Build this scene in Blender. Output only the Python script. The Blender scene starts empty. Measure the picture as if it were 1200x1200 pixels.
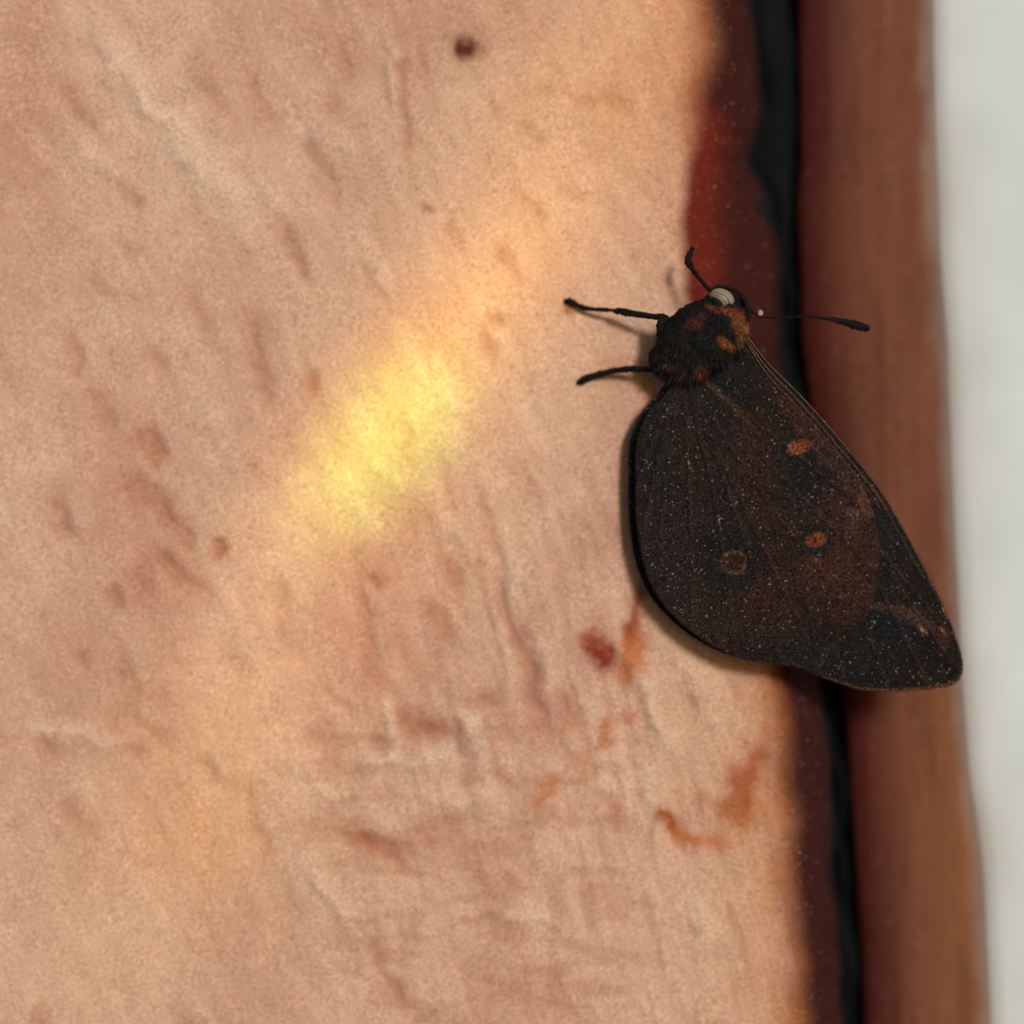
import bpy, bmesh, math, random
import numpy as np
from mathutils import Vector, Matrix
random.seed(7)
rng = np.random.default_rng(11)
scene = bpy.context.scene
col = scene.collection

# ---------------------------------------------------------------- camera
D = 0.25                     # lens to plaster face, metres
S = 0.00007                  # metres per design unit on the plaster face
cam_d = bpy.data.cameras.new("camera")
cam = bpy.data.objects.new("camera", cam_d); col.objects.link(cam)
cam.location = (0, -D, 0); cam.rotation_euler = (math.radians(90), 0, 0)
cam_d.sensor_width = 36; cam_d.lens = 36 * D / (1200 * S)
cam_d.clip_start = 0.005; cam_d.clip_end = 20
cam_d.dof.use_dof = True; cam_d.dof.focus_distance = D - 0.0050; cam_d.dof.aperture_fstop = 7.0
scene.camera = cam
# ---------------------------------------------------------------- sky and sun
travel = Vector((-0.27, 1.0, -0.22)).normalized()
el = math.asin(-travel.z); az = math.atan2(-travel.x, -travel.y)
w = bpy.data.worlds.new("World"); scene.world = w; w.use_nodes = True
nt = w.node_tree
sky = nt.nodes.new("ShaderNodeTexSky"); sky.sky_type = 'NISHITA'; sky.sun_disc = False
sky.sun_elevation = el; sky.sun_rotation = az
nt.nodes["Background"].inputs[1].default_value = 0.06
nt.links.new(sky.outputs[0], nt.nodes["Background"].inputs[0])
sd = bpy.data.lights.new("sun", 'SUN'); sd.energy = 2.45; sd.angle = math.radians(8); sd.color = (1.0, 0.93, 0.84)
sun = bpy.data.objects.new("sun", sd); col.objects.link(sun)
sun.rotation_euler = travel.to_track_quat('-Z', 'Y').to_euler()
# ---------------------------------------------------------------- warm patch of light on the plaster (lamps)
def spot(target, origin, long_a, wide_a, ang, energy, color, size=0.004):
    """narrow oval beam: long/wide = half extents on the wall in design units, ang = direction of the long axis"""
    ld = bpy.data.lights.new("light_beam", 'SPOT'); ld.energy = energy; ld.color = color
    ld.spot_blend = 1.0; ld.shadow_soft_size = size
    o = bpy.data.objects.new("light_beam", ld); col.objects.link(o)
    t = Vector(((target[0]-600)*S, 0, (600-target[1])*S)); p = Vector(origin); o.location = p
    zax = (p - t).normalized(); a = math.radians(ang)
    lx = Vector((math.cos(a), 0, math.sin(a)))
    xax = (lx - zax*lx.dot(zax)).normalized(); yax = zax.cross(xax)
    m = Matrix((xax, yax, zax)).transposed().to_4x4()
    dist = (p - t).length
    ld.spot_size = 2*math.atan(long_a*S/dist)
    o.matrix_world = Matrix.Translation(p) @ m @ Matrix.Diagonal((1.0, wide_a/long_a, 1.0, 1.0))
    return o
SRC = (-0.05, -0.42, 0.16)
spot((452, 516), SRC, 160, 58, 52, 12.5, (0.26, 1.0, 0.08))
spot((496, 436), SRC, 345, 72, 52, 5.4, (1.0, 0.62, 0.02))
spot((500, 470), SRC, 900, 170, 60, 2.2, (1.0, 0.66, 0.12))
scene.view_settings.view_transform = 'Standard'; scene.view_settings.look = 'None'
scene.view_settings.gamma = 1; scene.view_settings.exposure = 0.0
scene.render.engine = 'CYCLES'

# ================================================================ helpers
def P(px, py, y=0.0):
    """design coordinates -> point in the place, at distance y (metres) from the plaster face"""
    k = (D + y) / D
    return Vector(((px-600)*S*k, y, (600-py)*S*k))

def link(name, me, mat=None, parent=None, smooth=True):
    o = bpy.data.objects.new(name, me); col.objects.link(o)
    if mat: me.materials.append(mat)
    if smooth and len(me.polygons): me.polygons.foreach_set("use_smooth", [True]*len(me.polygons))
    if parent: o.parent = parent
    return o

def tag(o, label=None, cat=None, group=None, kind=None):
    if label: o['label'] = label
    if cat: o['category'] = cat
    if group: o['group'] = group
    if kind: o['kind'] = kind
    return o

def hash2(i, j, seed):
    n = (i.astype(np.int64)*374761393 + j.astype(np.int64)*668265263 + seed*2147483647) & 0xffffffff
    n = ((n ^ (n >> 13)) * 1274126177) & 0xffffffff
    n = ((n ^ (n >> 16)) * 2246822519) & 0xffffffff
    n = n ^ (n >> 15)
    return n / 4294967295.0
def vnoise(u, v, seed=0):
    i = np.floor(u); j = np.floor(v); fu = u-i; fv = v-j
    fu = fu*fu*fu*(fu*(fu*6-15)+10); fv = fv*fv*fv*(fv*(fv*6-15)+10)
    a = hash2(i, j, seed); b = hash2(i+1, j, seed); c = hash2(i, j+1, seed); d = hash2(i+1, j+1, seed)
    return (a*(1-fu)+b*fu)*(1-fv) + (c*(1-fu)+d*fu)*fv - 0.5
def fbm(u, v, seed=0, n=4):
    s = 0; a = 1.0
    for k in range(n):
        s = s + a*vnoise(u*2**k + 17.3*k, v*2**k - 9.1*k, seed+k); a *= 0.5
    return s
def aniso(px, py, ang, su, sv, seed, n=3):
    a = math.radians(ang); u = px*math.cos(a)+py*math.sin(a); v = -px*math.sin(a)+py*math.cos(a)
    return fbm(u/su, v/sv, seed, n)
def stroke(px, py, cx, cy, ang, L, W):
    a = math.radians(ang); dx = px-cx; dy = py-cy
    u = dx*math.cos(a)+dy*math.sin(a); v = -dx*math.sin(a)+dy*math.cos(a)
    return np.exp(-(np.maximum(0, np.abs(u)-L*0.25)/(L*0.27))**2 - (v/(W*0.55))**2)
def sstep(a, b, x):
    t = np.clip((x-a)/(b-a), 0, 1); return t*t*(3-2*t)

def node_mat(name, rough=0.8, spec=0.3, attr=True, base=(.5,.5,.5), grain=0.0, grain_scale=9000, mottle=None,
             bump=0.0, bump_scale=3000, bump_dist=0.0001, speck=None, stretch=None, sheen=0.0):
    m = bpy.data.materials.new(name); m.use_nodes = True
    t = m.node_tree; N = t.nodes; Lk = t.links
    b = N["Principled BSDF"]; b.inputs["Roughness"].default_value = rough
    b.inputs["Specular IOR Level"].default_value = spec
    if sheen: b.inputs["Sheen Weight"].default_value = sheen
    tc = N.new("ShaderNodeTexCoord"); vec = tc.outputs["Object"]
    if stretch:
        mp = N.new("ShaderNodeMapping"); mp.inputs["Scale"].default_value = stretch
        Lk.new(vec, mp.inputs["Vector"]); svec = mp.outputs["Vector"]
    else: svec = vec
    if attr:
        a = N.new("ShaderNodeVertexColor"); a.layer_name = "tint"; c = a.outputs["Color"]
    else:
        r = N.new("ShaderNodeRGB"); r.outputs[0].default_value = (*base, 1); c = r.outputs[0]
    def mul(c, src, lo, hi, f0=0.3, f1=0.7):
        mr = N.new("ShaderNodeMapRange"); mr.inputs["From Min"].default_value = f0; mr.inputs["From Max"].default_value = f1
        mr.inputs["To Min"].default_value = lo; mr.inputs["To Max"].default_value = hi; Lk.new(src, mr.inputs["Value"])
        mx = N.new("ShaderNodeVectorMath"); mx.operation = 'SCALE'
        Lk.new(c, mx.inputs[0]); Lk.new(mr.outputs["Result"], mx.inputs["Scale"]); return mx.outputs[0]
    if mottle:
        n = N.new("ShaderNodeTexNoise"); n.inputs["Scale"].default_value = mottle[0]; n.inputs["Detail"].default_value = 5
        Lk.new(svec, n.inputs["Vector"]); c = mul(c, n.outputs["Fac"], 1-mottle[1], 1+mottle[1])
    if grain:
        n = N.new("ShaderNodeTexNoise"); n.inputs["Scale"].default_value = grain_scale; n.inputs["Detail"].default_value = 2
        n.inputs["Roughness"].default_value = 0.7
        Lk.new(vec, n.inputs["Vector"]); c = mul(c, n.outputs["Fac"], max(0.05, 1-grain), 1+grain, 0.34, 0.66)
    if speck:      # pale dust grains: (voronoi scale, radius, colour, share)
        v = N.new("ShaderNodeTexNoise"); v.inputs["Scale"].default_value = speck[0]; v.inputs["Detail"].default_value = 1.5
        ad = N.new("ShaderNodeVectorMath"); ad.operation = 'ADD'; ad.inputs[1].default_value = (3.1, 1.7, 0.4)
        Lk.new(vec, ad.inputs[0]); Lk.new(ad.outputs[0], v.inputs["Vector"])
        m2 = N.new("ShaderNodeMapRange"); m2.inputs["From Min"].default_value = speck[1]; m2.inputs["From Max"].default_value = speck[1]+0.07
        m2.inputs["To Max"].default_value = speck[3]; Lk.new(v.outputs["Fac"], m2.inputs["Value"])
        mx = N.new("ShaderNodeMix"); mx.data_type = 'RGBA'; Lk.new(m2.outputs[0], mx.inputs[0]); Lk.new(c, mx.inputs[6])
        mx.inputs[7].default_value = (*speck[2], 1); c = mx.outputs[2]
    Lk.new(c, b.inputs["Base Color"])
    if bump:
        n = N.new("ShaderNodeTexNoise"); n.inputs["Scale"].default_value = bump_scale; n.inputs["Detail"].default_value = 4
        Lk.new(svec, n.inputs["Vector"])
        bp = N.new("ShaderNodeBump"); bp.inputs["Strength"].default_value = bump; bp.inputs["Distance"].default_value = bump_dist
        Lk.new(n.outputs["Fac"], bp.inputs["Height"]); Lk.new(bp.outputs[0], b.inputs["Normal"])
    return m

def set_tint(me, rgb):
    a = me.color_attributes.new("tint", 'FLOAT_COLOR', 'POINT')
    buf = np.ones((len(me.vertices), 4), dtype=np.float32); buf[:, :3] = np.clip(rgb, 0, 1)
    a.data.foreach_set("color", buf.ravel())

def grid_mesh(name, V, nr, nc, wrap=False):
    """V (nr*nc, 3) row-major"""
    me = bpy.data.meshes.new(name)
    r = np.arange(nr-1)[:, None]; c = np.arange(nc if wrap else nc-1)[None, :]
    c2 = (c+1) % nc
    q = np.stack([r*nc+c+0*r, r*nc+c2+0*r, (r+1)*nc+c2, (r+1)*nc+c], -1).reshape(-1, 4)
    me.vertices.add(len(V)); me.vertices.foreach_set("co", np.asarray(V, dtype=np.float32).ravel())
    me.loops.add(q.size); me.loops.foreach_set("vertex_index", q.ravel().astype(np.int32))
    me.polygons.add(len(q)); me.polygons.foreach_set("loop_start", np.arange(0, q.size, 4, dtype=np.int32))
    me.update(calc_edges=True); me.validate()
    return me

def curve_pts(pts, n, closed=False):
    """Catmull-Rom through points, resampled to n points by length"""
    p = np.array(pts, dtype=float); m = len(p); out = []
    segs = m if closed else m-1
    for i in range(segs):
        if closed: p0, p1, p2, p3 = p[(i-1) % m], p[i], p[(i+1) % m], p[(i+2) % m]
        else: p0, p1, p2, p3 = p[max(i-1, 0)], p[i], p[i+1], p[min(i+2, m-1)]
        for t in np.linspace(0, 1, 24, endpoint=False):
            out.append(0.5*((2*p1)+(-p0+p2)*t+(2*p0-5*p1+4*p2-p3)*t*t+(-p0+3*p1-3*p2+p3)*t**3))
    out.append(p[0] if closed else p[-1])
    out = np.array(out); d = np.r_[0, np.cumsum(np.linalg.norm(np.diff(out[:, :2], axis=0), axis=1))]
    s = np.linspace(0, d[-1], n, endpoint=not closed)
    return np.stack([np.interp(s, d, out[:, k]) for k in range(out.shape[1])], -1)

def tube(pts, radii, sides=8):
    """mesh tube along Vectors with a radius at each; capped"""
    bm = bmesh.new(); rings = []
    n = len(pts); up = Vector((0.13, -1, 0.21)).normalized()
    for i, p in enumerate(pts):
        t = (pts[min(i+1, n-1)] - pts[max(i-1, 0)]).normalized()
        x = t.cross(up).normalized(); y = t.cross(x).normalized()
        rings.append([bm.verts.new(p + (x*math.cos(2*math.pi*k/sides)+y*math.sin(2*math.pi*k/sides))*radii[i]) for k in range(sides)])
    for a, b in zip(rings[:-1], rings[1:]):
        for k in range(sides): bm.faces.new((a[k], a[(k+1) % sides], b[(k+1) % sides], b[k]))
    bm.faces.new(rings[0][::-1]); bm.faces.new(rings[-1])
    bmesh.ops.recalc_face_normals(bm, faces=bm.faces)
    me = bpy.data.meshes.new("tube"); bm.to_mesh(me); bm.free(); return me

# ================================================================ the plastered wall
edge_y = [-9000, -700, -300, 50, 120, 200, 250, 300, 340, 420, 520, 620, 720, 790, 900, 1010, 1500, 2200, 9000]
edge_x = [  826,  824,  824, 824, 815, 806,  802, 799, 804, 830, 858, 880, 898, 908, 915, 925, 950, 970, 980]
gap_y  = [-9000, -300, 50, 130, 190, 230, 300, 400, 600, 800, 850, 900, 1010, 1500, 9000]
gap_l  = [  882,  882, 884, 896, 878, 903, 914, 919, 938, 960, 968, 972, 977, 1000, 1010]   # left side of the black joint
gap_r  = [  938,  938, 940, 942, 942, 938, 941, 944, 970, 990, 996, 1000, 1007, 1030, 1040]  # its right side
brd_r  = [ 1078, 1078, 1078, 1080, 1082, 1084, 1086, 1094, 1102, 1112, 1116, 1120, 1136, 1160, 1170]

zs = np.concatenate([np.linspace(-6000, -420, 24, endpoint=False), np.linspace(-420, -80, 60, endpoint=False),
                     np.linspace(-80, 1290, 400, endpoint=False), np.linspace(1290, 1650, 60, endpoint=False), np.linspace(1650, 6500, 24)])
xs0 = np.concatenate([np.linspace(-6000, -420, 24, endpoint=False), np.linspace(-420, -70, 60, endpoint=False),
                      np.linspace(-70, 760, 250, endpoint=False)])
nflat = len(xs0); ue = np.linspace(0, 1, 120)
PY = np.repeat(zs[:, None], nflat+120, 1)
ex = np.interp(zs, edge_y, edge_x); gl = np.interp(zs, gap_y, gap_l)
rightx = gl + 4
PX = np.concatenate([np.repeat(xs0[None, :], len(zs), 0), 760 + (rightx[:, None]-760)*ue[None, :]], 1)

h = 2.6*aniso(PX, PY, 54, 210, 60, 3)*sstep(560, 250, PX) + 1.5*aniso(PX, PY, 80, 160, 34, 5)
h += 1.5*aniso(PX, PY, 5, 120, 40, 8)*sstep(700, 900, PY)*sstep(760, 600, PX)
h += 1.0*aniso(PX, PY, 40, 42, 22, 12, 3) + 4.0*fbm(PX/420, PY/420, 20, 2)
h += 0.5*fbm(PX/11, PY/11, 33, 3) + 1.1*aniso(PX, PY, 74, 60, 13, 141, 3)*sstep(-150, 50, PX)*(0.4+0.6*sstep(300, 650, PX))
dents = [(104,60,50,55,14,2),(87,129,55,75,20,3),(144,225,40,60,18,4),(146,290,35,36,14,2.5),(398,69,65,45,12,3),(383,127,70,34,12,2),
 (375,200,60,80,13,3.5),(475,133,85,130,11,4),(492,75,75,50,10,2.5),(346,296,75,70,12,3),(498,244,60,16,9,3),(530,277,50,34,14,2.5),
 (87,412,70,50,16,2.5),(304,404,80,90,20,3),(365,450,60,22,15,3.5),(183,421,60,36,16,2.5),(175,527,60,52,20,4.5),(310,455,80,40,16,2),
 (173,583,35,70,22,5),(208,617,50,60,20,4),(71,600,60,64,18,4),(260,642,60,18,14,5.5),(137,702,70,24,17,5),(442,680,50,20,14,5),
 (208,671,40,80,22,4),(167,683,80,60,16,3),(98,771,60,24,14,3),(148,804,80,80,16,3),(171,854,30,80,18,3.5),(158,879,40,22,16,4),
 (58,873,10,30,20,4),(429,737,82,150,13,4),(517,729,50,64,16,3),(529,667,70,80,14,3),(383,867,60,60,18,3),(446,869,40,26,18,4.5),
 (500,852,2,90,24,5),(548,822,0,60,20,4.5),(404,946,20,50,18,3),(442,990,24,90,18,5.5),(517,973,-8,80,18,4),(250,908,40,70,18,3),
 (392,817,60,70,14,2.5),(279,779,40,40,14,2),(625,812,74,90,14,4),(550,930,80,60,13,3),(577,905,45,60,18,3),(665,827,70,50,16,3.5),
 (606,765,80,190,14,4),(575,640,70,90,14,2),(655,690,84,120,14,2),(642,110,40,28,14,2),(680,120,10,36,14,2.5),(723,123,35,50,16,3),
 (587,137,60,40,14,2.5),(690,178,60,40,14,2.5),(623,163,45,34,14,2),(623,247,60,40,16,2.5),(667,223,50,44,14,2),(593,307,60,46,14,2.5),
 (578,373,60,16,11,4),(567,402,75,50,14,3),(474,522,75,44,11,3),(506,420,84,60,10,1.5),(545,60,25,34,18,4),(700,640,80,80,14,2),
 (120,480,60,60,20,2.5),(230,360,60,70,18,2),(300,560,60,50,18,2),(330,720,75,80,16,2),(90,960,40,60,18,2.5),(300,960,80,100,16,2.5),
 (620,560,70,60,16,2),(240,100,55,90,16,2),(300,120,60,60,14,2),(430,330,70,60,14,2),(120,340,45,60,16,2)]
ridges = [(196,150,52,290,26,6),(270,215,52,120,24,3),(317,229,45,70,16,3.5),(392,167,30,60,16,3),(83,858,5,110,14,4),(454,846,60,50,14,5),
 (487,890,-4,110,18,5.5),(379,925,40,110,18,3.5),(529,937,8,90,18,4),(547,852,55,70,18,6),(560,885,76,80,13,4),(415,930,30,60,16,3),
 (755,815,62,140,14,5),(820,815,60,110,16,4),(765,950,86,130,13,4),(735,930,84,120,10,3),(590,740,80,120,12,3),(640,780,75,100,12,3),
 (540,640,60,90,14,3),(430,300,60,100,14,2.5),(120,200,50,90,16,3),(600,670,75,110,13,3),(250,500,60,90,18,2.5),(455,555,50,60,16,3),
 (520,455,78,80,13,3.5),(460,90,85,110,10,3),(700,900,75,90,12,3)]
for k in range(60):          # the same trowel drags carry on outside the part recorded here
    x, y = random.uniform(-400, 860), random.choice([random.uniform(-400, 20), random.uniform(1030, 1500)])
    (dents if k % 2 else ridges).append((x, y, random.choice([55, 60, 82, 8]), random.uniform(40, 130), random.uniform(12, 22), random.uniform(2, 5)))
hollow = np.zeros_like(PX); proud = np.zeros_like(PX)
wx = PX + 14*fbm(PX/30, PY/30, 51, 3); wy = PY + 14*fbm(PX/30, PY/30, 57, 3)
def add_stroke(dst, wx_, wy_, cx, cy, an, L, W, d):
    r0, r1 = np.searchsorted(zs, (cy-L-30, cy+L+30)); c0 = max(0, np.searchsorted(xs0, cx-L-30)); c1 = np.searchsorted(xs0, cx+L+30)
    if c1 >= nflat or cx+L+30 > 760: c1 = PX.shape[1]
    if r1 > r0 and c1 > c0: dst[r0:r1, c0:c1] += d*stroke(wx_[r0:r1, c0:c1], wy_[r0:r1, c0:c1], cx, cy, an, L, W)
for (cx, cy, an, L, W, d) in dents: add_stroke(hollow, wx, wy, cx, cy, an, L*1.0, W*1.15, d)
for (cx, cy, an, L, W, d) in ridges: add_stroke(proud, wx, wy, cx, cy, an, L, W*1.4, d)
h = h*1.0 - hollow*1.25 + proud*1.25 + 1.6*aniso(PX, PY, 66, 90, 15, 121, 3)*sstep(-150, 100, PX)
h = np.where((PX < -420) | (PY < -420) | (PY > 1650), 4.0*fbm(PX/420, PY/420, 20, 2), h)

# rounded arris running back into the joint
EX = ex[:, None]; GL = rightx[:, None]
wob = 5*fbm(PY/60, PX*0+3, 71, 3)
t = np.clip((PX - (EX+10+wob)) / (GL - (EX+10)), 0, 1)
back = 80*t**1.7 + 60*sstep(0.86, 1.0, t) + 240*sstep(0.965, 1.0, t)
h = h*(1-0.8*t) 
Y = (back - h)*S
V = np.stack([(PX-600)*S*(1+np.minimum(Y, 0.012)/D), Y, (600-PY)*S*(1+np.minimum(Y, 0.012)/D)], -1).reshape(-1, 3)
wall_me = grid_mesh("plaster_wall", V, len(zs), PX.shape[1])

base = np.array([0.565, 0.365, 0.272])
C = np.ones(PX.shape+(3,))*base
pink = np.array([0.490, 0.270, 0.200]); cream = np.array([0.64, 0.470, 0.355]); ochre = np.array([0.57, 0.33, 0.18])
def lay(C, colr, m): return C*(1-m[..., None]) + np.array(colr)*m[..., None]
C = lay(C, pink, np.clip(0.35 + 1.1*fbm(PX/150, PY/190, 91, 4), 0, 0.9))
C = lay(C, np.array([.385, .175, .115]), np.clip(hollow*0.25, 0, 0.9)*(0.75+0.5*vnoise(PX/8, PY/8, 5)))  # relief shading put into the colour: dark hollows here, pale ridges next
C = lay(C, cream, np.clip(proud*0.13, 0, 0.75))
C = lay(C, cream, np.clip(0.55*aniso(PX, PY, 58, 90, 24, 95, 3), 0, 0.3))
C = lay(C, np.array([.40, .20, .14]), np.clip(1.3*aniso(PX, PY, 76, 70, 12, 151, 3)-0.10, 0, .42)*sstep(340, 560, PX)*sstep(450, 650, PY))
C = lay(C, np.array([.39, .17, .105]), np.clip(1.5*aniso(PX, PY, 4, 60, 17, 157, 3)-0.12, 0, .38)*sstep(780, 850, PY)*sstep(300, 380, PX)*sstep(820, 700, PX))
C = lay(C, ochre, np.clip(0.5*np.exp(-((PX-240)/110)**2-((PY-960)/130)**2) + 0.35*np.exp(-((PX-700)/130)**2-((PY-110)/140)**2), 0, 1)*(0.8+fbm(PX/40, PY/60, 99, 3)))
rust = [(702,765,55,44,20,1,(.20,.025,.012)),(692,748,60,22,14,.6,(.26,.05,.02)),(738,768,104,70,20,.8,(.44,.13,.035)),(752,765,100,50,14,.7,(.42,.12,.03)),
 (745,720,100,70,14,.8,(.24,.05,.02)),(735,842,120,20,14,.65,(.38,.12,.05)),(707,862,112,44,15,.7,(.42,.14,.045)),(682,895,70,44,18,.5,(.46,.17,.07)),
 (640,925,120,50,17,.7,(.42,.15,.04)),(722,955,80,30,20,.55,(.38,.13,.06)),(783,962,38,42,15,.95,(.28,.07,.022)),(800,975,40,40,14,.8,(.36,.11,.03)),
 (820,984,4,66,16,.75,(.42,.14,.045)),(880,905,112,86,24,.85,(.24,.04,.025)),(868,925,104,70,26,.7,(.28,.05,.03)),(872,942,30,18,13,1,(.05,.012,.012)),
 (865,955,30,50,36,.75,(.40,.13,.05)),(835,940,10,50,14,.35,(.36,.13,.07)),(545,59,25,30,17,1,(.10,.018,.012)),(578,373,60,14,11,.4,(.45,.2,.06)),
 (365,450,50,20,16,.35,(.42,.2,.09)),(498,244,60,14,9,.45,(.32,.13,.05)),(667,362,70,16,11,.8,(.25,.06,.02)),(440,988,24,50,14,.5,(.36,.11,.05)),
 (500,850,0,70,20,.3,(.36,.13,.06)),(442,682,50,16,12,.4,(.35,.13,.07)),(260,642,60,15,13,.4,(.35,.13,.07)),(760,470,80,60,16,.6,(.42,.15,.05)),
 (730,430,0,70,26,.35,(.42,.18,.07)),(700,740,70,40,26,.4,(.40,.17,.08))]
wx2 = PX + 11*fbm(PX/15, PY/15, 61, 3); wy2 = PY + 11*fbm(PX/15, PY/15, 67, 3)
for (cx, cy, an, L, W, s, c) in rust:
    mk = np.zeros_like(PX); add_stroke(mk, wx2, wy2, cx, cy, an, L, W*1.15, s*1.1); C = lay(C, c, np.clip(mk, 0, 1))
# shade at the arris put into the colour: brown fade, red, then maroon
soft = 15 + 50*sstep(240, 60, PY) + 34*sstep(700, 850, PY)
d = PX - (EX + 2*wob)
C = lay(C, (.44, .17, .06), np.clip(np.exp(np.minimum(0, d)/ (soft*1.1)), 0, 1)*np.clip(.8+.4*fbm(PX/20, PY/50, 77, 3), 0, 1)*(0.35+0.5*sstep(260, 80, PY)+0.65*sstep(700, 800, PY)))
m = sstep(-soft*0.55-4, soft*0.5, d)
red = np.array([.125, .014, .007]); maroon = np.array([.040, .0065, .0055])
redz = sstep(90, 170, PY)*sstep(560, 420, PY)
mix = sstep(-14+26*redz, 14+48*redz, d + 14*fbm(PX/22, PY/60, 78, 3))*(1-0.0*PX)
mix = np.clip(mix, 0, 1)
shade_col = red[None, None]*(1-mix[..., None]) + maroon*mix[..., None]
C = C*(1-m[..., None]) + shade_col*m[..., None]
C = lay(C, (.0055, .0075, .009), sstep(0.74, 0.99, t+0.16*fbm(PX*0+1, PY/60, 171, 3)))  # crevice shade painted in, fading to black towards the joint
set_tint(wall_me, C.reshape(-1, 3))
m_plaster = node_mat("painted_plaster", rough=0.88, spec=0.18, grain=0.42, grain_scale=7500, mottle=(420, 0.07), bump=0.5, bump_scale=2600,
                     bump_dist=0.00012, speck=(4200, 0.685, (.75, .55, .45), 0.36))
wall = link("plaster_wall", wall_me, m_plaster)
tag(wall, "pink-beige rough plastered wall with trowel drags and rust-brown stains, filling the left of the picture", "wall")

# ================================================================ black joint, brown board, pale wall behind
def strip(name, xl, xr, prof, zlist, wobble, tintf, mat):
    """long upright strip: prof = list of (u across 0..1, y depth in units)"""
    V = []; T = []
    for py in zlist:
        a, b = xl(py), xr(py)
        for u, yy in prof:
            px = a + (b-a)*u; y = (yy + wobble(px, py, u))*S; k = 1 + min(y, 0.012)/D if False else 1 + y/D
            V.append(((px-600)*S*k, y, (600-py)*S*k)); T.append(tintf(px, py, u))
    me = grid_mesh(name, np.array(V), len(zlist), len(prof)); set_tint(me, np.array(T)); return link(name, me, mat)
zl = list(np.linspace(-6000, -300, 20, endpoint=False)) + list(np.linspace(-300, 1500, 260)) + list(np.linspace(1520, 6500, 20))
fl = lambda v: float(v)
nz = lambda a, b, s, n=3: float(fbm(np.array([a]), np.array([b]), s, n)[0])
m_joint = node_mat("black_mastic", rough=0.85, spec=0.08, grain=0.9, grain_scale=5000, bump=0.5, bump_scale=900, bump_dist=0.0004)
prof = [(u, 235 - 60*math.sin(math.pi*u)) for u in np.linspace(0, 1, 14)]
joint = strip("joint_filler", lambda p: np.interp(p, gap_y, gap_l)-26, lambda p: np.interp(p, gap_y, gap_r)+30, prof, zl,
              lambda px, py, u: 30*nz(px/40, py/70, 41), lambda px, py, u: (.0050, .0072, .0085), m_joint)
tag(joint, "narrow black filler strip sunk in the joint between the plaster and the brown board", "joint filler")

m_board = node_mat("brown_painted_wood", rough=0.75, spec=0.15, grain=0.38, grain_scale=5200, mottle=(700, 0.06), stretch=(1, 1, 0.06),
                   bump=0.4, bump_scale=900, bump_dist=0.0002, speck=(4200, 0.71, (.6, .42, .34), 0.6))
us = np.linspace(0, 1, 40)
bp = [(0.0, 620), (0.0, 420), (0.0, 230)] + [(u*0.999+0.001, 130 + 20*(1-min(1, u/0.30))**2 + 30*max(0, (u-0.86)/0.14)**2*2) for u in us] + [(1.0, 330), (1.0, 620)]
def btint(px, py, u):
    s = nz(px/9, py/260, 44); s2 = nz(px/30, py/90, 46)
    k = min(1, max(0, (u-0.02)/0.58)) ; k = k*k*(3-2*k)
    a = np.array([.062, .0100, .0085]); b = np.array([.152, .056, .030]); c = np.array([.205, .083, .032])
    v = a*(1-k)+b*k  # maroon towards the joint: shading of the rounded side, put into the colour
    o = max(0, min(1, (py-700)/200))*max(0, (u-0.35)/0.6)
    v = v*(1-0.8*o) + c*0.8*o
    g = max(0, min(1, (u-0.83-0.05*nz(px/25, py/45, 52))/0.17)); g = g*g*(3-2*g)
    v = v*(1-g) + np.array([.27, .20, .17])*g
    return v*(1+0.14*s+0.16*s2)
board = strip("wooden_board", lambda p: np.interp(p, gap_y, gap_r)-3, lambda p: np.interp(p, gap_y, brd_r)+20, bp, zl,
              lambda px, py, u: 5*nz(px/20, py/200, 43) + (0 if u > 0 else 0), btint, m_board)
tag(board, "upright brown painted wooden board beside the black joint, out of focus behind the butterfly wings", "board")

m_pale = node_mat("pale_render", rough=0.9, spec=0.1, grain=0.16, grain_scale=4600, mottle=(150, 0.06), bump=0.3, bump_scale=600, bump_dist=0.0004)
pp = [(u, 1150 - 14*math.exp(-u*12)) for u in np.concatenate([np.linspace(0, .06, 30), np.linspace(.07, 1, 30)])]
def ptint(px, py, u):
    e = px - np.interp(py, gap_y, brd_r)
    k = math.exp(-((e+0)/42)**2)*(0.55+0.6*nz(px/40, py/90, 47))
    v = np.array([.585, .66, .70])*(1-k) + np.array([.38, .33, .31])*k
    return v*(1+0.10*nz(px/30, py/60, 49))
pale = strip("pale_wall", lambda p: np.interp(p, gap_y, brd_r)-70, lambda p: 6000, pp, zl, lambda px, py, u: 8*nz(px/60, py/90, 48), ptint, m_pale)
tag(pale, "blurred pale grey-white wall at the far right edge beyond the brown board", "wall")

# ================================================================ the butterfly
bf = bpy.data.objects.new("butterfly", None); col.objects.link(bf)
bf.location = P(800, 410, -0.001); bf.empty_display_size = 0.01
tag(bf, "dark brown butterfly with closed wings and small orange spots, clinging to the plaster", "butterfly")
def child(name, me, mat, smooth=True):
    o = link(name, me, mat, None, smooth)
    o.parent = bf; o.matrix_parent_inverse = Matrix.Translation(-bf.location)
    return o

def wing_y(px, py):          # depth of the near wing surface: stands off more to the right
    return -(0.0032 + 0.0036*np.clip((px-740)/385.0, 0, 1)**0.9 + 0.0006*np.sin((py-400)/130.0))

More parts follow.
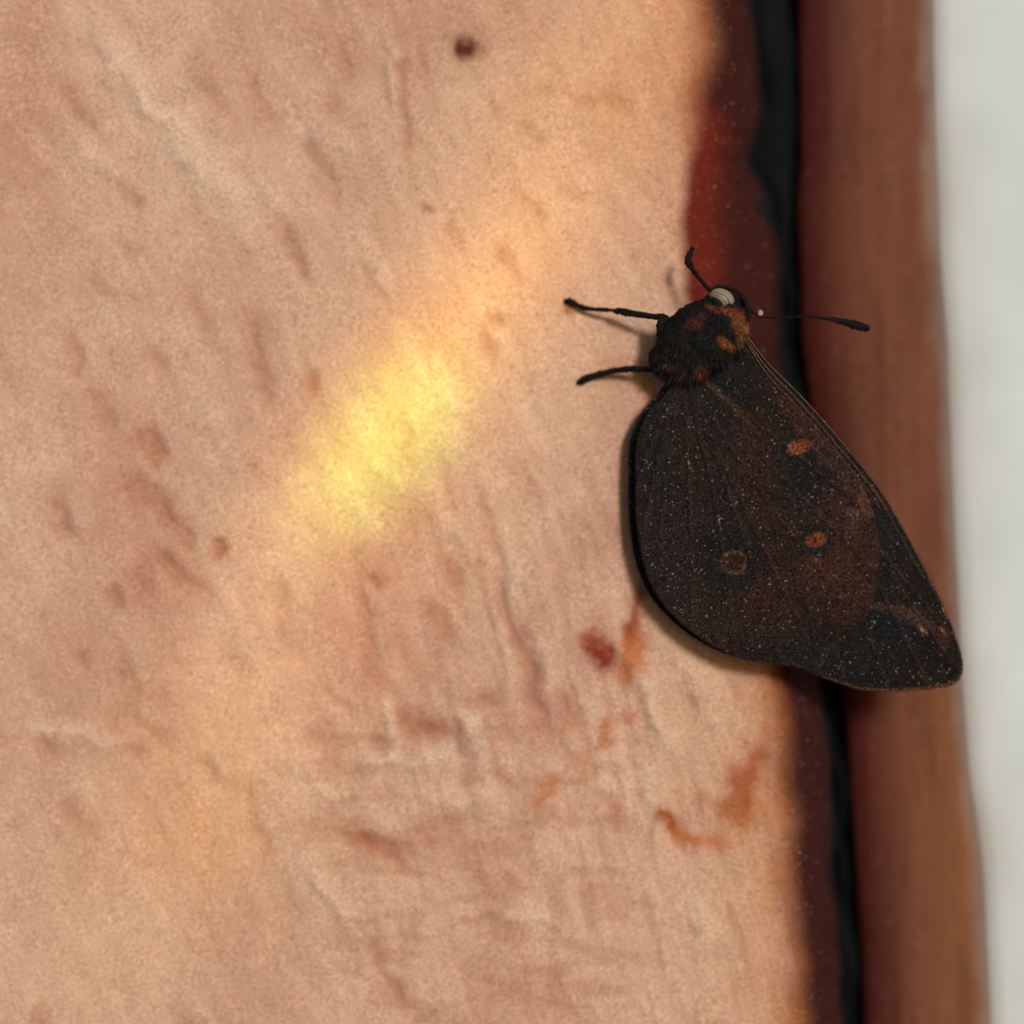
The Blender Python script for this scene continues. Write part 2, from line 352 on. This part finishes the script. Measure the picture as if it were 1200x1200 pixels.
hind = curve_pts([(792,446),(826,412),(872,408),(915,448),(957,492),(995,545),(1021,592),(1030,640),(1026,690),(1010,727),(980,752),(958,784),(930,780),(893,776),(860,768),
                  (822,748),(790,721),(768,692),(754,655),(747,610),(746,560),(748,515),(762,482),(776,466)], 300, True)
fore = curve_pts([(852,388),(871,384),(900,424),(940,464),(985,515),(1030,571),(1060,621),(1086,671),(1110,721),(1124,760),(1127.5,785),(1119,801),(1095,806.5),
                  (1050,810),(1010,808),(980,799),(950,788),(925,778),(910,760),(900,700),(880,600),(860,500),(840,430)], 300, True)

hroot = np.array([800., 432.]); froot = np.array([862., 392.])
h_veins = [(1025,610),(1028,670),(1010,726),(965,783),(915,779),(862,769),(812,741),(770,695),(752,640),(746,565)]
f_veins = [(1062,626),(1095,690),(1120,750),(1127,790),(1090,808),(1040,809),(990,801),(948,786)]
def seg_d(px, py, a, b, bend):
    """distance from a gently bent vein a->b, and position along it"""
    ax, ay = a; bx, by = b; dx, dy = bx-ax, by-ay; L = math.hypot(dx, dy)
    u = ((px-ax)*dx+(py-ay)*dy)/L/L; v = (-(px-ax)*dy+(py-ay)*dx)/L
    v = v - bend*L*np.clip(u, 0, 1)*(1-np.clip(u, 0, 1))
    return np.abs(v) + 60*np.maximum(0, -u)+60*np.maximum(0, u-1), u

def wing(name, outline, root, veins, colour_fn, yoff=0.0, xoff=0.0, label=None, scale=1.0, thick=0.00010, lift=0.0):
    nR = 110; n = len(outline)
    cen = outline.mean(0)
    r = (np.linspace(0, 1, nR)**0.8)
    px = cen[0] + (outline[None, :, 0]-cen[0])*r[:, None]*scale; py = cen[1] + (outline[None, :, 1]-cen[1])*r[:, None]*scale
    ridge = np.zeros_like(px)
    for i, vn in enumerate(veins):
        dd, u = seg_d(px, py, root, vn, 0.10*math.sin(i*1.1-0.6)); ridge += np.exp(-(dd/2.2)**2)
    ridge = np.clip(ridge, 0, 1)
    rip = 0.00010*fbm(px/70, py/70, 15, 3) + 0.00016*np.sin(r[:, None]*math.pi)*np.sin(px/60)
    y = wing_y(px, py) + yoff - ridge*0.00010 + rip + lift*np.clip((r[:, None]-0.6)/0.4, 0, 1)**2
    k = (D+y)/D
    front = np.stack([(px+xoff-600)*S*k, y, (600-py)*S*k], -1)
    back = front + np.array([0, thick, 0])
    Vv = np.concatenate([front, back[::-1]], 0).reshape(-1, 3)
    me = grid_mesh(name, Vv, 2*nR, n, wrap=True)
    c = colour_fn(px, py, ridge, r[:, None]+0*px)
    set_tint(me, np.concatenate([c, c[::-1]], 0).reshape(-1, 3))
    o = child(name, me, m_wing)
    if label: o['label'] = label
    return o

m_wing = node_mat("wing_scales", rough=0.8, spec=0.14, grain=1.0, grain_scale=5200, mottle=(900, 0.22), bump=0.55, bump_scale=4800, bump_dist=0.00009,
                  speck=(4600, 0.665, (.20, .18, .165), 0.85), sheen=0.0)
BROWN = np.array([.0130, .0085, .0074]); BLACK = np.array([.0062, .0074, .0084]); RUSTY = np.array([.030, .0105, .0068]); ORANGE = np.array([.150, .045, .018])
def spotm(px, py, cx, cy, rx, ry, ang=0, soft=0.25, wob=0.22, seed=1):
    a = math.radians(ang); dx = px-cx; dy = py-cy
    u = (dx*math.cos(a)+dy*math.sin(a))/rx; v = (-dx*math.sin(a)+dy*math.cos(a))/ry
    d = np.sqrt(u*u+v*v) + wob*fbm(px/8, py/8, seed, 2)
    return 1 - sstep(1-soft, 1+soft, d)
def hind_col(px, py, ridge, r):
    C = np.ones(px.shape+(3,))*BROWN*(1+0.7*fbm(px/60, py/60, 2, 3))[..., None]
    C = lay(C, BLACK, np.clip(0.9*spotm(px, py, 800, 470, 70, 120, 10, 0.5), 0, .7))
    C = lay(C, BLACK, 0.6*spotm(px, py, 842, 560, 16, 130, -8, 0.8))
    C = lay(C, BLACK, 0.7*spotm(px, py, 925, 560, 60, 34, 20, 0.6))
    C = lay(C, RUSTY*.8, 0.6*spotm(px, py, 812, 540, 26, 46, 0, .9, .5, 5))
    C = lay(C, RUSTY, 0.65*spotm(px, py, 888, 540, 34, 50, 0, .9, .5, 6))
    C = lay(C, RUSTY*1.1, 0.8*spotm(px, py, 992, 655, 40, 80, -6, .5, .4, 7))
    C = lay(C, RUSTY*.9, 0.65*spotm(px, py, 920, 690, 80, 40, -25, .8, .5, 8))
    C = lay(C, RUSTY*1.5, 0.6*spotm(px, py, 968, 664, 18, 24, 30, .7, .5, 9))
    C = lay(C, RUSTY, 0.45*spotm(px, py, 905, 615, 34, 26, 0, .9, .5, 10))
    C = lay(C, BLACK, 0.9*spotm(px, py, 860, 659, 31, 33, 0, .35, .25, 11))
    C = lay(C, RUSTY*.75, 0.9*spotm(px, py, 860, 659, 14, 13, 0, .2, .2, 12))
    C = lay(C, (.075, .034, .020), 0.8*np.clip(spotm(px, py, 860, 659, 15.5, 14.5, 0, .10, .1, 12)-spotm(px, py, 860, 659, 12.5, 11.5, 0, .10, .1, 12), 0, 1))
    C = lay(C, BLACK, 0.9*spotm(px, py, 957, 632, 22, 19, 0, .3, .25, 13))
    C = lay(C, ORANGE*.75, 0.95*spotm(px, py, 957, 632, 12, 9, -20, .2, .25, 14))
    C = lay(C, BLACK, 0.8*spotm(px, py, 936, 530, 30, 20, -12, .35, .25, 15))
    C = lay(C, ORANGE, 0.97*spotm(px, py, 936, 524, 14, 8.5, -18, .2, .2, 16))
    C = lay(C, RUSTY*3.2, 0.85*spotm(px, py, 1015, 583, 9, 12, 20, .35, .25, 17))
    C = lay(C, (.075, .045, .035), 0.55*np.clip(spotm(px, py, 1008, 595, 18, 15, 0, .10, .15, 19)-spotm(px, py, 1008, 595, 15, 12, 0, .10, .15, 19), 0, 1)*sstep(590, 600, py))
    C = lay(C, (.11, .05, .03), 0.5*spotm(px, py, 1012, 600, 16, 4, 6, .5, .6, 18))
    C = lay(C, RUSTY*1.7, 0.8*np.clip(np.exp(-((seg_d(px, py, (872,408), (1018,586), 0.06)[0]-5)/5)**2), 0, 1)*sstep(880, 930, px)*(0.7+vnoise(px/6, py/6, 4)))
    C = lay(C, (.040, .022, .015), 0.30*ridge*(0.6+0.8*vnoise(px/9, py/9, 3)))
    C = lay(C, (.085, .045, .022), 0.55*np.exp(-(((py-440)-(px-820)*0.95)/4)**2)*sstep(900, 850, px))
    C = lay(C, BLACK, 0.75*sstep(730, 775, py)*sstep(880, 960, px))
    C = lay(C, (.06, .028, .015), 0.7*sstep(.985, 1, r)*sstep(850, 930, px)*sstep(740, 775, py))
    return C
def fore_col(px, py, ridge, r):
    C = np.ones(px.shape+(3,))*(BROWN*.62)*(1+0.6*fbm(px/50, py/50, 22, 3))[..., None]
    C = lay(C, BLACK, 0.8*np.clip(0.5+fbm(px/60, py/60, 28, 3), 0, 1))
    C = lay(C, (.004, .0065, .011), 0.85*spotm(px, py, 1045, 733, 26, 18, 10, .6, .3, 30))
    C = lay(C, (.055, .026, .017), 0.6*spotm(px, py, 1045, 712, 42, 4, 6, .7, .5, 31))
    C = lay(C, (.070, .034, .024), 0.7*spotm(px, py, 1076, 728, 24, 6, 22, .6, .6, 32))
    C = lay(C, (.20, .10, .055), 0.9*spotm(px, py, 1081, 738, 6, 2.2, 30, .3, .4, 33))
    C = lay(C, (.26, .14, .085), 0.9*spotm(px, py, 1108, 718, 6, 2, 62, .3, .4, 34))
    C = lay(C, (.24, .10, .05), 0.9*spotm(px, py, 1106, 740, 5.5, 2, 50, .3, .4, 35))
    C = lay(C, RUSTY*1.3, 0.75*spotm(px, py, 1106, 748, 8, 11, 0, .5, .4, 36))
    C = lay(C, RUSTY*1.6, 0.75*np.exp(-((seg_d(px, py, (880,400), (1042,585), 0.05)[0]-8)/5)**2)*(0.7+vnoise(px/6, py/6, 4)))
    C = lay(C, (.05, .03, .02), 0.35*ridge*(0.6+0.8*vnoise(px/9, py/9, 3)))
    C = lay(C, (.11, .042, .02), 0.8*sstep(.975, 1, r)*sstep(790, 800, py))
    C = lay(C, (.07, .032, .018), 0.6*sstep(.975, 1, r)*sstep(950, 1000, px))
    return C
far_col = lambda px, py, ridge, r: np.ones(px.shape+(3,))*BLACK*0.9
wing("hindwing", hind, hroot, h_veins, hind_col, yoff=-0.00045, label="near hindwing with orange spots and a dark-ringed eyespot")
near_fore = wing("forewing", fore, froot, f_veins, fore_col, yoff=0.0, label="near forewing with blackish tip and tan streaks")
wing("forewing", fore, froot, f_veins, far_col, yoff=0.0006, scale=0.985, label="far forewing hidden behind the near one")
wing("hindwing", hind, hroot, h_veins, far_col, yoff=0.0014, xoff=-12, scale=0.985, label="far hindwing, a black edge left of the near one")

# thin fringe of scales round the near wings
def tris_mesh(name, T):
    T = np.asarray(T, dtype=np.float32).reshape(-1, 3); n = len(T)//3
    me = bpy.data.meshes.new(name); me.vertices.add(len(T)); me.vertices.foreach_set("co", T.ravel())
    me.loops.add(n*3); me.loops.foreach_set("vertex_index", np.arange(n*3, dtype=np.int32))
    me.polygons.add(n); me.polygons.foreach_set("loop_start", np.arange(0, n*3, 3, dtype=np.int32))
    me.update(calc_edges=True); return me
def fringe(outline, rng_idx, length, yoff):
    T = []; cen = outline.mean(0); n = len(outline)
    for i in rng_idx:
        for q in range(7):
            f = random.random(); p = outline[i % n]*(1-f)+outline[(i+1) % n]*f
            d = outline[(i+2) % n]-outline[(i-2) % n]; d = d/np.hypot(*d); nn = np.array([d[1], -d[0]])
            if np.dot(nn, p-cen) < 0: nn = -nn
            L = length*random.uniform(.4, 1.1); tip = p + (nn + d*random.uniform(-.5, .5))*L
            y0 = float(wing_y(p[0], p[1]))+yoff
            a = P(*(p-nn*2-d*0.5), y0); b = P(*(p-nn*2+d*0.5), y0); c = P(*tip, y0+random.uniform(-.00008, .00008))
            T += [a, b, c]
    return T
m_fringe = node_mat("wing_fringe", attr=False, base=(.035, .018, .012), rough=0.8, spec=0.1)
fr = child("wing_fringe", tris_mesh("wing_fringe", fringe(hind, range(110, 290), 2.6, -0.0004) + fringe(fore, range(95, 215), 2.4, 0)), m_fringe, False); fr['kind'] = 'stuff'

# tan costal veins lying along the leading edge
m_vein = node_mat("tan_vein", attr=False, base=(.105, .056, .028), rough=0.5, spec=0.3, grain=0.5, grain_scale=3500)
for off, r0, a, b, dep in ((0.0, .9, 2, 470, 0), (-6.0, .7, 8, 430, 0), (-11.5, .65, 14, 330, 0)):
    cst = curve_pts([(871,386),(900,425),(940,465),(985,516),(1030,572),(1060,622),(1086,672),(1108,722)], 120)
    pts = []; m_ = int(120*b/500)
    for i in range(m_):
        p = cst[i]; d = cst[min(i+1, 119)]-cst[max(i-1, 0)]; d = d/np.hypot(*d); nn = np.array([d[1], -d[0]])
        q = p + nn*(off*min(1, i/30+.25) - 0.5)* (1 if True else 1)
        if q[0] > 1200: continue
        pts.append(P(q[0], q[1], float(wing_y(q[0], q[1])) - (0.00012 if off == 0 else 0.00052)))
    rad = [S*r0*(1-0.75*i/len(pts)) for i in range(len(pts))]
    vo = link("wing_vein", tube(pts, rad, 6), m_vein); vo.parent = near_fore; vo.matrix_parent_inverse = Matrix.Identity(4)

# --- body: one continuous mesh (head, thorax, abdomen)
blobs = [  # px, py, y mm, radius units, squash
 (850,360,-5.6,17),(836,366,-5.4,20),(846,378,-5.6,24),(818,381,-5.0,27),(800,392,-4.6,24),(806,402,-4.7,32),(828,402,-4.9,34),(795,408,-4.4,28),(784,420,-4.2,23),(775,421,-3.6,14.5),
 (810,420,-4.4,32),(796,436,-4.0,17),(786,396,-4.4,15),(846,400,-4.6,28),(856,386,-5.8,20),(864,376,-5.8,13),(858,396,-5.5,18),
 (802,446,-3.4,18),(803,470,-3.0,17),(806,500,-2.9,17),(812,530,-2.8,16),(818,560,-2.8,15),(824,590,-2.8,13),(829,612,-2.8,10),(832,628,-2.8,7)]
bm = bmesh.new()
for (x, y, d_, r_) in blobs:
    m4 = Matrix.Translation(P(x, y, d_/1000)) @ Matrix.Scale(r_*S, 4)
    bmesh.ops.create_icosphere(bm, subdivisions=3, radius=1.0, matrix=m4)
tmp_me = bpy.data.meshes.new("tmp"); bm.to_mesh(tmp_me); bm.free()
tmp = bpy.data.objects.new("tmp", tmp_me); col.objects.link(tmp)
rm = tmp.modifiers.new("r", 'REMESH'); rm.mode = 'VOXEL'; rm.voxel_size = 0.00016
sm = tmp.modifiers.new("s", 'SMOOTH'); sm.iterations = 6
dg = bpy.context.evaluated_depsgraph_get(); body_me = bpy.data.meshes.new_from_object(tmp.evaluated_get(dg)); bpy.data.objects.remove(tmp)
body_me.name = "body"
n = len(body_me.vertices); co = np.empty(n*3, dtype=np.float32); body_me.vertices.foreach_get("co", co); co = co.reshape(-1, 3).astype(float)
nor = np.empty(n*3, dtype=np.float32); body_me.vertices.foreach_get("normal", nor); nor = nor.reshape(-1, 3)
bpx = co[:, 0]/S/((D+co[:, 1])/D)+600; bpy_ = 600-co[:, 2]/S/((D+co[:, 1])/D)
dis = 4.2*fbm(bpx/6, (bpy_+co[:, 1]/S)/6, 81, 3)*S
co2 = co + nor*dis[:, None]; body_me.vertices.foreach_set("co", co2.astype(np.float32).ravel()); body_me.update()
def body_col(px, py):
    C = np.ones(px.shape+(3,))*BLACK*1.1
    C = lay(C, BROWN*.8, np.clip(.3+fbm(px/16, py/10, 83, 3), 0, .8))
    for (x, y, rx, ry, s, c) in [(812,379,9,7,.7,(.075,.02,.012)),(822,437,8,7,.8,(.10,.022,.014)),(852,403,7,5,.95,(.20,.058,.017)),(846,399,6,6,.5,(.16,.05,.015)),
        (800,438,6,5,.4,(.06,.018,.012)),(868,377,10,12,.9,(.14,.05,.018)),(872,392,8,14,.85,(.12,.052,.020)),(846,364,16,3.5,.8,(.15,.035,.014)),(803,407,5,4,.35,(.08,.02,.015)),
        (862,367,9,6,.8,(.13,.04,.016)),(786,430,7,5,.4,(.06,.015,.012)),(826,370,12,4,.45,(.07,.022,.012)),(876,385,5,6,.9,(.22,.08,.026)),(857,408,5,4,.7,(.20,.05,.016))]:
        C = lay(C, c, s*spotm(px, py, x, y, rx, ry, 20, .45, .5, int(x)))
    return C
set_tint(body_me, body_col(bpx, bpy_))
m_body = node_mat("body_fur", rough=0.9, spec=0.1, grain=0.6, grain_scale=4200, bump=0.8, bump_scale=3500, bump_dist=0.0002)
child("body", body_me, m_body)
# short fur lying back over thorax and head
T = []; TC = []
idx = rng.choice(n, size=7500)
bcol = body_col(bpx, bpy_)
for i in idx:
    if bpy_[i] > 470: continue
    p = Vector(co2[i]); nv = Vector(nor[i]).normalized()
    px_, py_ = bpx[i], bpy_[i]
    lay_d = Vector((-0.35, 0.0, -1.0)) if px_ < 845 else Vector((0.25, 0, -1.0))
    dr = (nv*0.55 + lay_d*0.75 + Vector((random.uniform(-.4, .4), random.uniform(-.3, .3), random.uniform(-.4, .4)))).normalized()
    L = random.uniform(3, 8 + (6 if py_ > 425 and px_ > 785 else 0))*S; wd = nv.cross(dr).normalized()*random.uniform(.3, .75)*S
    T += [p-wd, p+wd, p+dr*L]
    c = bcol[i]*random.choice([.4, .6, .9, 1.2, 1.8, 3.0]); TC += [c, c, c]
fur_me = tris_mesh("fur", T); set_tint(fur_me, np.array(TC))
fur = child("fur", fur_me, node_mat("fur_hairs", rough=0.7, spec=0.2), False); fur['kind'] = 'stuff'

# --- eye: pale banded dome
m_eye = bpy.data.materials.new("banded_eye"); m_eye.use_nodes = True
t_ = m_eye.node_tree; b_ = t_.nodes["Principled BSDF"]; b_.inputs["Roughness"].default_value = 0.45; b_.inputs["Specular IOR Level"].default_value = 0.3
va = t_.nodes.new("ShaderNodeVertexColor"); va.layer_name = "tint"; t_.links.new(va.outputs[0], b_.inputs["Base Color"])
bm = bmesh.new(); bmesh.ops.create_uvsphere(bm, u_segments=64, v_segments=48, radius=1.0)
me = bpy.data.meshes.new("eye"); bm.to_mesh(me); bm.free()
ev = np.array([v.co[:] for v in me.vertices])
a = math.radians(-24); X = ev[:, 0]*math.cos(a)+ev[:, 2]*math.sin(a); Z = -ev[:, 0]*math.sin(a)+ev[:, 2]*math.cos(a)
arc = Z + 0.55*(X-0.1)**2                      # curved bands across the dome
band = 0.5+0.5*np.cos(arc*19)
ec = np.array([.24, .22, .155])[None]*np.ones((len(ev), 1))
dark = np.clip(band*2.0-0.6, 0, 1)*sstep(.60, .48, arc)*0.85
ec = ec*(1-dark[:, None])+np.array([.03, .03, .028])*dark[:, None]
low = sstep(-.12, -.34, arc)*sstep(.9, .2, X); ec = ec*(1-low[:, None])+np.array([.012, .013, .014])*low[:, None]
set_tint(me, ec)
eo = child("eye", me, m_eye)
me.transform(Matrix.Translation(P(846, 350.5, -0.0063)) @ Matrix.Rotation(math.radians(28), 4, 'Y') @ Matrix.Diagonal((15*S, 9*S, 11.5*S, 1)))

m_dark = node_mat("dark_chitin", attr=False, base=(.0075, .0070, .0072), rough=0.8, spec=0.12, grain=0.9, grain_scale=6000, bump=0.9, bump_scale=4000, bump_dist=0.0001)
def limb(name, pts, sides=10, n=48, mat=None, label=None, rough=0.12):
    """pts: px, py, y mm, radius units"""
    c = curve_pts([(a, b, c_, r) for a, b, c_, r in pts], n)
    vs = [P(p[0], p[1], p[2]/1000) for p in c]
    rs = [p[3]*1.3*S*(1+rough*math.sin(i*2.4+len(pts))+random.uniform(-rough, rough)*.8) for i, p in enumerate(c)]
    me_ = tube(vs, rs, sides)
    vc = np.empty(len(me_.vertices)*3, dtype=np.float32); me_.vertices.foreach_get("co", vc); vc = vc.reshape(-1, 3)
    vc += rng.normal(0, 0.32*S, vc.shape).astype(np.float32); me_.vertices.foreach_set("co", vc.ravel()); me_.update()
    # short bristles along the limb
    T_ = []
    for q in range(len(vs)*3):
        i = random.randrange(1, len(vs)-1); t_d = (vs[i+1]-vs[i-1]).normalized()
        nrm = Vector((random.uniform(-1, 1), random.uniform(-1, 1), random.uniform(-1, 1))); nrm = (nrm - t_d*nrm.dot(t_d)).normalized()
        p0 = vs[i] + nrm*rs[i]*.7; sgn = 1 if vs[-1].x > vs[0].x else 1
        T_ += [p0 + t_d*.5*S, p0 - t_d*.5*S, p0 + (nrm*.8 + t_d*.9).normalized()*random.uniform(1.2, 3.2)*S]
    o = child(name, me_, mat or m_dark)
    if name in ('leg', 'antenna', 'palp'):
        bo = link("bristles", tris_mesh("bristles", T_), mat or m_dark, None, False); bo.parent = o; bo['kind'] = 'stuff'
        bo.matrix_parent_inverse = Matrix.Identity(4)
    if label: o['label'] = label
    return o
# palps curling over the eye
limb("palp", [(876,376,-6.0,2.4),(876,360,-6.2,2.4),(868,346,-6.2,1.9),(856,338,-6.2,1.6),(842,336,-6.2,1.2),(832,341,-6.2,.7)], label="front palp curving over the eye")
limb("palp", [(868,362,-5.2,2),(870,350,-5.3,2),(862,341,-5.4,1.5),(850,338,-5.4,.8)])
# antennae
limb("antenna", [(838,345,-6.0,2.1),(829,337,-6.0,2.0),(820,327,-5.6,1.9),(812,316,-5.1,2.0),(807,308,-4.8,3.1),(807,301,-4.8,2.8),(812,290,-5.0,2.0)], label="short antenna pointing up and left, bent at its tip", rough=.18)
limb("antenna", [(872,356,-6.0,1.7),(884,367,-6.2,1.1),(897,372,-6.4,.85),(920,372,-6.6,.8),(945,371,-6.8,.95),(966,373,-7.0,1.4),(985,376.5,-7.1,2.8),(1003,381,-7.2,3.9),(1014,384,-7.2,3.7),(1019,385,-7.2,2.0)], label="long antenna with a thick club, pointing right")
# legs
limb("leg", [(784,404,-4.6,6.5),(778,396,-4.6,6.0),(775,386,-4.8,4.6),(775,378,-4.9,4.2),(779,373,-5.0,3.6),(776,372,-4.8,3.4),(766,371,-4.5,2.6),(745,368,-3.6,2.9),(728,365,-2.9,3.2),(721,364,-2.6,2.4),
             (719,363.5,-2.5,1.3),(710,363,-2.2,1.8),(698,362.5,-1.7,1.9),(686,361,-1.1,2.2),(676,357,-.7,2.5),(668,353,-.4,3.0),(664,352,-.25,2.6),(663,356,-.15,1.4)], n=90, label="upper leg, sharply bent at the knee and reaching left")
limb("leg", [(778,428,-3.8,5),(768,432.5,-3.6,2.8),(752,432.5,-3.0,2.6),(736,432.5,-2.4,2.8),(722,434,-1.8,2.5),(708,437,-1.2,2.9),(697,440,-.8,2.6),(688,443,-.5,3.3),(681,447,-.3,3.2),(677,449,-.15,1.8)], n=60, label="lower leg, gently arched and reaching left")
limb("leg", [(800,420,-3.6,4),(806,425,-2.0,2.6),(812,440,-0.9,2.2),(820,462,-.2,1.8)], n=24, label="hind leg hidden behind the wing base")
limb("leg", [(806,392,-3.4,4),(812,385,-2.0,2.6),(818,372,-.2,2.2),(820,364,1.0,1.6)], n=24, label="hidden leg behind the thorax")
# small pale dust flecks caught on the fur beside the head
bm = bmesh.new(); bmesh.ops.create_icosphere(bm, subdivisions=2, radius=1.0)
for v in bm.verts: v.co *= 1+random.uniform(-.2, .2)
fm = bpy.data.meshes.new("dust_grain"); bm.to_mesh(fm); bm.free()
fm.transform(Matrix.Translation(P(891, 367, -0.0063)) @ Matrix.Diagonal((3.4*S, 3*S, 3.6*S, 1)))
dg_ = link("dust_grain", fm, node_mat("pale_dust", attr=False, base=(.42, .26, .26), rough=0.9)); 
tag(dg_, "tiny pinkish dust grain stuck to the thin right-hand antenna beside the eye", "dust grain")
